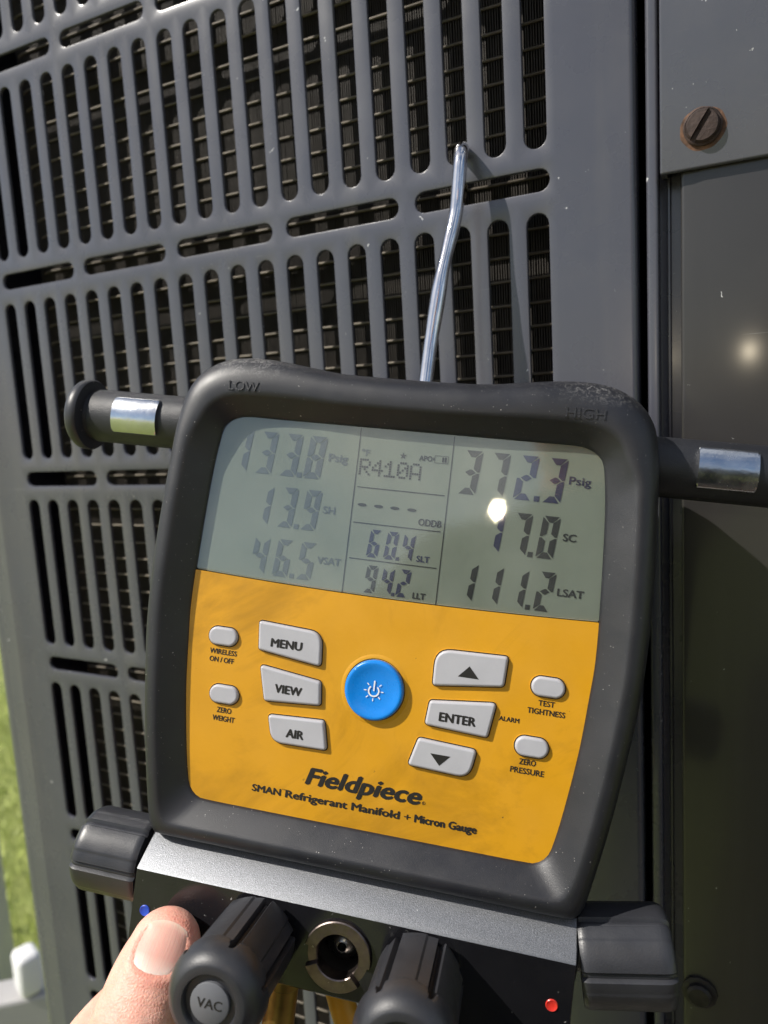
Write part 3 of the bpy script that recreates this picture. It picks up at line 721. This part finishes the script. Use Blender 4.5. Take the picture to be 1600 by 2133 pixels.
# ---- valve block under the boot
bm = bmesh.new()
pf = [(-66.5, -6), (-66.5, -1.5), (-71.0, 0.2), (-78.2, 9.6), (-78.8, 10), (-102.0, 10), (-102.6, 9.4), (-102.6, -26), (-102, -26.6), (-67, -26.6)]
rings(bm, [[(x, y, z) for y, z in pf] for x in (-65.0, 65.2)], True, True)
bmesh.ops.bevel(bm, geom=[e for e in bm.edges if abs(e.verts[0].co.x - e.verts[1].co.x) < 1e-6], offset=.35, segments=2, affect='EDGES', profile=.5)
block = finish('valve_block', bm, M['anod'], G, True, 30)
SX, SY = -6.0 + X5, -90.5
bm = bmesh.new(); rings(bm, [[(SX + 9.0 * math.cos(2 * PI * k / 48), SY + 9.0 * math.sin(2 * PI * k / 48), z) for k in range(48)] for z in (-12, 14)], True, True)
c_ = finish('cutter', bm, M['bore'], G); boolean(block, c_)
block.data.set_sharp_from_angle(angle=math.radians(30))
block.data.materials.clear(); block.data.materials.append(M['gloss_anod']); block.data.materials.append(M['anod'])
for p in block.data.polygons:
    p.material_index = 1 if (p.normal.y > .5 and p.normal.z > .25) else 0
# bayonet socket: ring with two stepped notches, bore and cone
bm = bmesh.new(); n = 96
def zring(t):
    d = math.degrees(t) % 360
    return (9.9 if (172 < d < 203 or 318 < d < 350) else 11.4)
cp = lambda r, z: [(SX + r * math.cos(2 * PI * k / n), SY + r * math.sin(2 * PI * k / n), z if not callable(z) else z(2 * PI * k / n)) for k in range(n)]
rings(bm, [cp(9.9, 9.5), cp(9.9, lambda t: zring(t) - .3), cp(9.6, zring), cp(6.5, zring), cp(6.2, lambda t: zring(t) - .3), cp(6.2, 6.5)])
sock = finish('socket', bm, M['bronze'], G, True, 25)
cr = lambda r, z, m=40: [(SX + r * math.cos(2 * PI * k / m), SY + r * math.sin(2 * PI * k / m), z) for k in range(m)]
bm = bmesh.new(); rings(bm, [cr(6.25, 8.5), cr(6.7, 6), cr(6.7, -8), cr(4.9, -8)]); finish('bore', bm, M['bore'], sock, True, 40)
bm = bmesh.new(); rings(bm, [cr(6.5, -7.9), cr(6.3, 0), cr(1.8, 5.4), cr(1.3, 5.5), cr(1.2, -2)], False, True); finish('stem_cone', bm, M['steel'], sock, True, 40)
for x, m in ((-60.6, 'dot_blue'), (59.9, 'dot_red')):
    bm = bmesh.new(); q = lambda r, z: [(x + r * math.cos(2 * PI * k / 24), -90.5 + r * math.sin(2 * PI * k / 24), z) for k in range(24)]
    V = rings(bm, [q(1.65, 9.9), q(1.65, 10.15), q(1.45, 10.35), q(1.2, 10.2), q(.3, 10.15)], False, True); finish('colour_dot', bm, M[m], block, True, 40)

# ---- valve knobs: lathe with lobed grip; axis along +z, base at z = 0
def smooth(a, b, x):
    t = max(0, min(1, (x - a) / (b - a))); return t * t * (3 - 2 * t)
def knob_mesh(L=33., r0=13.1, n=216, ribs=6, collar=True):
    bm = bmesh.new(); rs = []
    zs = [0, .5, 1.1] + [1.1 + (L - 15.1) * k / 7 for k in range(1, 8)] + [L - 14 + .55 * k for k in range(1, 13)] + [L - 6.6, L - 5.4, L - 4.2, L - 3, L - 2, L - 1.2, L - .6, L - .2, L]
    for z in zs:
        row = []
        for k in range(n):
            t = 2 * PI * k / n; f = (t * ribs / (2 * PI)) % 1.0
            d = (f - .5) * 2                          # -1 .. 1 across one rib
            groove = max(smooth(.74, .82, d), smooth(-.92, -.97, d))
            step = .45 * smooth(-.42, -.36, d)        # each rib is two flats with a small step between
            chord = r0 * (math.cos(PI / ribs) / math.cos((d * PI / ribs)))
            flat = chord * (.45 if collar else .2) + r0 * (.55 if collar else .8) - (.95 if collar else .45) + step * (1 if collar else .4)
            body = flat - (2.3 if collar else 1.1) * groove
            col = r0 - .1
            if collar:
                edge = L - 7.6 - 2.0 * (1 - abs(d)) ** .5 + 2.0 * groove
                w = 1 - smooth(edge, edge + 1.3, z)
                r = col + (body - col) * w
            else:
                r = body
            fe = L - z; rd = 7.0 if collar else 3.2; dr = (col - 7.7) if collar else 2.6
            if fe < rd: r -= dr * (1 - math.sqrt(max(0, 1 - ((rd - fe) / (rd * 1.04)) ** 2)))
            if z < 1.0: r -= .5 * (1 - z)
            row.append((r * math.cos(t), r * math.sin(t), z))
        rs.append(row)
    c = lambda r, z: [(r * math.cos(2 * PI * k / n), r * math.sin(2 * PI * k / n), z) for k in range(n)]
    rs += [c(7.3, L - .15), c(7.0, L - .6), c(6.8, L - 1.6), c(.5, L - 1.7)]
    rings(bm, rs, True, True); return bm
knob = finish('valve_knob', knob_mesh(), M['knob'], G, True, 30)
sknob = finish('valve_knob', knob_mesh(22.8, 13.4, collar=False), M['knob'], G, True, 30)
def place(o, loc, rot): o.location = Vector(loc) * S; o.rotation_euler = rot
KL = 33.
def cap_disc(parent, letters):
    bm = bmesh.new(); q = lambda r, z: [(r * math.cos(2 * PI * k / 48), r * math.sin(2 * PI * k / 48), z) for k in range(48)]
    rings(bm, [q(5.1, KL - 1.7), q(5.1, KL - .75), q(4.9, KL - .6)], False, True); finish('knob_badge', bm, M['grey_cap'], parent, True, 40)
    lettering(letters, -3.25, 3.35, -1.1, 2.3, KL - .52, M['ink'], parent, .015, name='legend')
place(knob, (-24.2, -89.4, 12.2), (0, 0, .35))
cap_disc(knob, 'VAC')
for ch in knob.children: ch.rotation_euler = (0, 0, -.35)
o = copyobj(knob, G); place(o, (23.9, -89.4, 12.2), (0, 0, .12))
place(sknob, (-67.0, -82.5, -5), (0, -PI / 2, 0))
o = copyobj(sknob, G); place(o, (67.4, -83.0, -5), (0, PI / 2, .2)); o.scale = (1.05, 1.05, 1.1)
# stems between block and knobs
for loc, rot in (((-24.2, -89.4, 9.5), (0, 0, 0)), ((23.9, -89.4, 9.5), (0, 0, 0)), ((-64.5, -82.5, -5), (0, -PI / 2, 0)), ((64.5, -82.5, -5), (0, PI / 2, 0))):
    bm = bmesh.new(); q = lambda r, z: [(r * math.cos(2 * PI * k / 32), r * math.sin(2 * PI * k / 32), z) for k in range(32)]
    rings(bm, [q(8.2, 0), q(8.2, 1.6), q(7.6, 1.9), q(5, 1.9), q(5, 3.6)], True, True)
    place(finish('stem_collar', bm, M['anod'], G, True, 40), loc, rot)
# ---- side ports with plated pads and flanged caps
for sgn in (-1, 1):
    bm = bmesh.new(); q = lambda r, x: [(sgn * x, 60.9 + r * math.cos(2 * PI * k / 40), -15 + r * math.sin(2 * PI * k / 40)) for k in range(40)]
    rings(bm, [q(9.2, 70), q(9.2, 112.4), q(8.8, 113.2)], True, True)
    port = finish('side_port', bm, M['rubber'], G, True, 40)
    bm = bmesh.new(); rings(bm, [q(8.4, 112.6), q(8.4, 114.6), q(11.9, 115.2), q(12.4, 116), q(12.2, 118.4), q(11.2, 119.6), q(2, 120)], True, True)
    finish('port_cap', bm, M['knob'], port, True, 40)
    bm = bmesh.new()
    xs = [86.2 + 16.4 * k / 8 for k in range(9)]; hw = 6.1; rr = 9.2
    prof_ = [(60.9 + hw * math.sin(a) / math.sin(.72), -15 + (rr - .5) * (math.cos(a)) + 1.6) for a in [-.72 + 1.44 * k / 12 for k in range(13)]]
    prof_ = [(prof_[0][0], -11)] + prof_ + [(prof_[-1][0], -11)]
    rings(bm, [[(sgn * x, y, z) for y, z in prof_] for x in (86.2, 102.6)], True, True)
    bmesh.ops.bevel(bm, geom=[e for e in bm.edges if abs(e.verts[0].co.x - e.verts[1].co.x) < 1e-6 or (max(v.co.z for v in e.verts) < -6.5 and abs(e.verts[0].co.y - 60.9) > 6)], offset=.55, segments=3, affect='EDGES', profile=.5)
    finish('plated_pad', bm, M['silver'], port, True, 40)
# ---- hook
hk = spline([(-1.5, 52, -36), (-2, 70, -38), (-2, 85, -40), (-2, 101, -41.3), (-1.3, 117, -41), (-.7, 127, -40.6), (.3, 137, -41), (1.3, 146, -41.6), (1.7, 152, -41.6), (1.6, 160, -40.8), (1.3, 168, -40.2), (1.1, 173, -41.4), (.8, 176, -44.6), (.6, 176.6, -49), (.4, 174.5, -54), (.2, 170, -57), (0, 164, -58.5)], 8)
bm = bmesh.new(); tube(bm, hk, [2.6 + .28 * math.sin(max(0, min(1, (i - 26) / 26)) * 2 * PI) for i in range(len(hk))], 20); finish('hook', bm, M['chrome'], G, True)
# ---- fittings and hose below the block
bm = bmesh.new()
q = lambda cx, cz, r, y, m=24: [(cx + r * math.cos(2 * PI * k / m), y, cz + r * math.sin(2 * PI * k / m)) for k in range(m)]
rings(bm, [q(-21.5, -14, r, y) for r, y in ((4.5, -101), (4.5, -106), (6.4, -106.5), (6.4, -116), (5.2, -117), (5.2, -135), (6, -136), (6, -150))], True, True)
finish('hose_fitting', bm, M['brass'], G, True, 35)
bm = bmesh.new(); tube(bm, spline([(-12, -112, -30), (-5, -128, -31), (4, -148, -30), (12, -176, -26), (16, -220, -20), (12, -290, -10)], 8), 4.6, 18)
for v in bm.verts: v.co = v.co
hose = finish('yellow_hose', bm, M['hose'], None, True); hose.matrix_world = GM
tag(hose, 'yellow refrigerant hose running down below the black valve block', 'hose')

# ------------------------------------------------------------------ the hand holding the block (gauge frame, mm)
def hand_chain(bm, pts, rad, flat=1.0, n=22):
    """tapered rounded limb; pts centre line, rad radii, flat squashes it along z"""
    C_ = spline(pts, 6); Rr = [v.x for v in spline([(r, 0, 0) for r in rad], 6)]
    t0 = (C_[1] - C_[0]).normalized(); t1 = (C_[-1] - C_[-2]).normalized()
    path = [C_[0] - t0 * Rr[0] * math.cos(a) for a in (0.05, .4, .8, 1.2)] + C_ + [C_[-1] + t1 * Rr[-1] * math.sin(a) for a in (.35, .75, 1.15, 1.5)]
    rr = [Rr[0] * math.sin(a) for a in (.05, .4, .8, 1.2)] + Rr + [Rr[-1] * math.cos(a) for a in (.35, .75, 1.15, 1.5)]
    rs = []
    for i, p in enumerate(path):
        t = (path[min(i + 1, len(path) - 1)] - path[max(i - 1, 0)]).normalized()
        w = Vector((0, 0, 1)) - t.z * t
        w = w.normalized() if w.length > .2 else Vector((1, 0, 0)); s = t.cross(w).normalized()
        rs.append([p + rr[i] * (math.cos(2 * PI * k / n) * s + flat * math.sin(2 * PI * k / n) * w) for k in range(n)])
    rings(bm, rs, True, True)
bm = bmesh.new()
hand_chain(bm, [(-49.1, -94.1, 18.3), (-49.2, -98.1, 21.3), (-49.6, -105.5, 27), (-49.6, -113.3, 32.6), (-49.5, -124.5, 39), (-51, -147, 43), (-63, -182, 32), (-84, -215, 8)], [10.4, 11.6, 12.2, 12.5, 12.9, 14, 17, 18], .84)
hand_chain(bm, [(-34, -104, -42), (-47, -110, -34), (-59.5, -122, -25), (-72, -137, -15), (-83, -155, -8), (-90, -188, 12)], [8.5, 9.5, 10.6, 11.8, 13, 17])
hand_chain(bm, [(-44, -136, -40), (-56, -142, -34), (-74, -160, -22), (-86, -192, 6)], [8, 9, 10.2, 14])
hand_chain(bm, [(-46, -156, -36), (-58, -163, -30), (-74, -180, -18), (-86, -202, 12)], [7.5, 8.6, 9.6, 13])
hand_chain(bm, [(-48, -174, -26), (-60, -182, -20), (-74, -198, -8), (-86, -210, 18)], [6.5, 7.4, 8.4, 13])
hand_chain(bm, [(-78, -185, 10), (-84, -203, 45), (-95, -218, 95), (-120, -232, 200), (-150, -245, 320)], [20, 26, 24, 31, 38], .85, 28)
for v in bm.verts: v.co *= S
me = bpy.data.meshes.new('person'); bm.to_mesh(me); bm.free()
po = bpy.data.objects.new('person', me); COL.objects.link(po)
rm = po.modifiers.new('r', 'REMESH'); rm.mode = 'VOXEL'; rm.voxel_size = .0011
sm = po.modifiers.new('s', 'SMOOTH'); sm.iterations = 9; sm.factor = .5
bpy.context.view_layer.update()
me2 = bpy.data.meshes.new_from_object(po.evaluated_get(bpy.context.evaluated_depsgraph_get())); po.modifiers.clear(); po.data = me2; bpy.data.meshes.remove(me); me2.name = 'person'
me2.materials.append(M['skin'])
# nail bed, cuticle fold and knuckle creases on the thumb (its own frame: ta towards the base, tn out of the nail, ts to the right)
T0 = Vector((-49.1, -94.1, 18.3)); ta = Vector((-.02, -.79, .61)).normalized(); tn = Vector((.10, .61, .79)); tn = (tn - tn.dot(ta) * ta).normalized(); ts = ta.cross(tn).normalized()
if ts.x < 0: ts = -ts
NW, NLn, NW0, NU0 = 6.9, 7.0, 1.6, 1.0
for v in me2.vertices:
    d = v.co / S - T0
    if d.length > 62: continue
    w_, u_, k_ = d.dot(ta), d.dot(ts), d.dot(tn)
    u = (u_ - NU0) / NW; w = (w_ - NW0) / NLn      # w: -1 tip .. 1 cuticle
    if k_ > 2:
        e = (abs(u) ** 2.6 + abs(w) ** 2.6) ** (1 / 2.6)
        if e < 1.0: v.co -= tn * .0008 * smooth(1.02, .84, e)
        elif e < 1.5 and w > -.5: v.co += tn * .0005 * smooth(1.0, 1.12, e) * smooth(1.5, 1.15, e)
        for s0, dep, wd in ((15.5, .22, .7), (19.5, .5, .8), (23.0, .65, .9), (26.0, .35, .7), (28.5, .5, .8), (33, .3, .8)):
            ss = w_ - s0 - .9 * math.sin(u * 1.9 + s0) - .5 * math.sin(u * 4 + 2 * s0)
            v.co -= tn * S * dep * math.exp(-(ss / wd) ** 2)
for p in me2.polygons: p.use_smooth = True
po.matrix_world = GM
tag(po, 'person whose bare left hand grips the valve block, thumb nail towards us', 'person')
# thumb nail: curved plate laid over its bed
bvh = BVHTree.FromPolygons([v.co.copy() for v in me2.vertices], [tuple(p.vertices) for p in me2.polygons])
bm = bmesh.new(); uvl = bm.loops.layers.uv.new('UVMap'); NU, NV = 22, 22; grid = {}
for i in range(NU + 1):
    for j in range(NV + 1):
        a = -1 + 2 * i / NU; b = -1 + 2 * j / NV
        # squircle footprint
        uu = a * math.sqrt(max(0, 1 - b * b * .38)) * NW * .98; ww = b * math.sqrt(max(0, 1 - a * a * .36)) * NLn * .98
        q2 = T0 + ts * (NU0 + uu) + ta * (NW0 + ww)
        hit = bvh.ray_cast((q2 + tn * 40) * S, -tn)
        hp = hit[0] / S if hit[0] else q2 + tn * 9
        edge = max(abs(a), abs(b))
        grid[i, j] = bm.verts.new(hp + tn * (.5 - .75 * smooth(.84, 1.0, edge) * (0.55 if b < -.8 else 1)))
for i in range(NU):
    for j in range(NV):
        f = bm.faces.new((grid[i, j], grid[i + 1, j], grid[i + 1, j + 1], grid[i, j + 1]))
        for lp, (ii, jj) in zip(f.loops, ((i, j), (i + 1, j), (i + 1, j + 1), (i, j + 1))): lp[uvl].uv = (ii / NU, jj / NV)
for _ in range(4): bmesh.ops.smooth_vert(bm, verts=[grid[i, j] for i in range(1, NU) for j in range(1, NV)], factor=.5, use_axis_x=True, use_axis_y=True, use_axis_z=True)
nail = finish('thumb_nail', bm, M['nail'], po, True)

# ------------------------------------------------------------------ the rest of that person, behind the lens: mirrored in the display window and the paint
Bh = Vector((B_.x, B_.y, 0)).normalized(); Rh = Vector((R_.x, R_.y, 0)).normalized()
PM = Matrix(((Rh.x, -Bh.x, 0, CAM.x + Bh.x * .44), (Rh.y, -Bh.y, 0, CAM.y + Bh.y * .44), (0, 0, 1, 0), (0, 0, 0, 1)))
el = GM @ Vector((-.150, -.245, .320)); elp = PM.inverted() @ el * 1000
def body(chains, voxel, it=6):
    bm = bmesh.new()
    for pts, rad, fl in chains: hand_chain(bm, pts, rad, fl, 20)
    for v in bm.verts: v.co *= S
    me = bpy.data.meshes.new('part'); bm.to_mesh(me); bm.free(); o = bpy.data.objects.new('part', me); COL.objects.link(o)
    r = o.modifiers.new('r', 'REMESH'); r.mode = 'VOXEL'; r.voxel_size = voxel; q = o.modifiers.new('s', 'SMOOTH'); q.iterations = it
    bpy.context.view_layer.update()
    out = bpy.data.meshes.new_from_object(o.evaluated_get(bpy.context.evaluated_depsgraph_get())); bpy.data.objects.remove(o); bpy.data.meshes.remove(me)
    for p in out.polygons: p.use_smooth = True
    return out
lsh, rsh = (-168, 0, 1222), (168, 0, 1222)
arms = [([lsh, ((lsh[0] + elp.x) / 2 - 20, (lsh[1] + elp.y) / 2, (lsh[2] + elp.z) / 2), tuple(elp)], [56, 48, 40], 1),
        ([rsh, (215, -10, 1080), (235, -20, 960)], [56, 48, 42], 1)]
skin_ch = arms + [([(235, -20, 960), (245, 10, 830), (240, 40, 720)], [42, 36, 27], 1), ([(240, 42, 715), (238, 52, 670), (236, 58, 640)], [28, 34, 24], .7),
           ([(212, 60, 640), (210, 72, 590), (212, 70, 560)], [10, 9, 8], 1), ([(228, 60, 635), (228, 74, 580), (229, 70, 548)], [10, 9, 8], 1), ([(244, 60, 635), (246, 72, 582), (246, 68, 552)], [10, 9, 8], 1),
           ([(258, 58, 640), (262, 66, 595), (262, 62, 570)], [9, 8, 7], 1), ([(208, 60, 690), (192, 82, 655), (190, 90, 625)], [12, 11, 9], 1),
           ([(0, 5, 1240), (0, 30, 1330), (0, 45, 1370)], [70, 55, 56], 1), ([(0, 52, 1365), (0, 60, 1420), (0, 42, 1475)], [58, 76, 74], 1),
           ([(0, 118, 1408), (0, 140, 1398)], [13, 12], 1), ([(-74, 40, 1425), (-80, 34, 1400)], [14, 10], 1), ([(74, 40, 1425), (80, 34, 1400)], [14, 10], 1),
           ([(-60, 20, 800), (0, 20, 1000), (0, 10, 1200)], [100, 120, 110], 1)]
bme = body(skin_ch, .007, 4); bme.transform(GM.inverted() @ PM)
jb = bmesh.new(); jb.from_mesh(po.data); jb.from_mesh(bme); jb.to_mesh(po.data); jb.free(); bpy.data.meshes.remove(bme)
for p in po.data.polygons: p.use_smooth = True
def worn(name, chains, m):
    me = body(chains, .008, 5); me.transform(GM.inverted() @ PM); o = link(name, me, m, po); return o
M['cloth'] = surf('dark_cotton', (.022, .022, .027), .85, var=.25, vscale=12, bump=.3, bscale=900)
M['denim'] = surf('dark_denim', (.03, .038, .06), .85, var=.25, vscale=12, bump=.3, bscale=900)
M['hair'] = surf('brown_hair', (.04, .025, .016), .6, var=.4, vscale=60, bump=.5, bscale=400)
worn('shirt', [([(0, 10, 800), (0, 15, 960), (0, 10, 1130), (0, 5, 1225)], [150, 148, 158, 110], 1), ([lsh, (0, 0, 1235), rsh], [66, 72, 66], 1),
     ([lsh, ((lsh[0] * .45 + elp.x * .55) - 15, (lsh[1] * .45 + elp.y * .55), (lsh[2] * .45 + elp.z * .55))], [68, 58], 1), ([rsh, (212, -8, 1090)], [68, 58], 1)], M['cloth'])
worn('trousers', [([(-85, 10, 830), (-105, 60, 440), (-105, 10, 70)], [105, 78, 58], 1), ([(85, 10, 830), (105, 60, 440), (105, 10, 70)], [105, 78, 58], 1), ([(-60, 10, 830), (60, 10, 830)], [120, 120], 1)], M['denim'])
worn('shoe', [([(-105, -30, 45), (-110, 70, 42), (-116, 160, 34)], [45, 45, 34], .8)], M['cloth'])
worn('shoe', [([(105, -30, 45), (110, 70, 42), (116, 160, 34)], [45, 45, 34], .8)], M['cloth'])
worn('hair', [([(0, 20, 1440), (0, 20, 1480)], [84, 76], 1), ([(0, -20, 1420), (0, -10, 1460)], [70, 72], 1)], M['hair'])
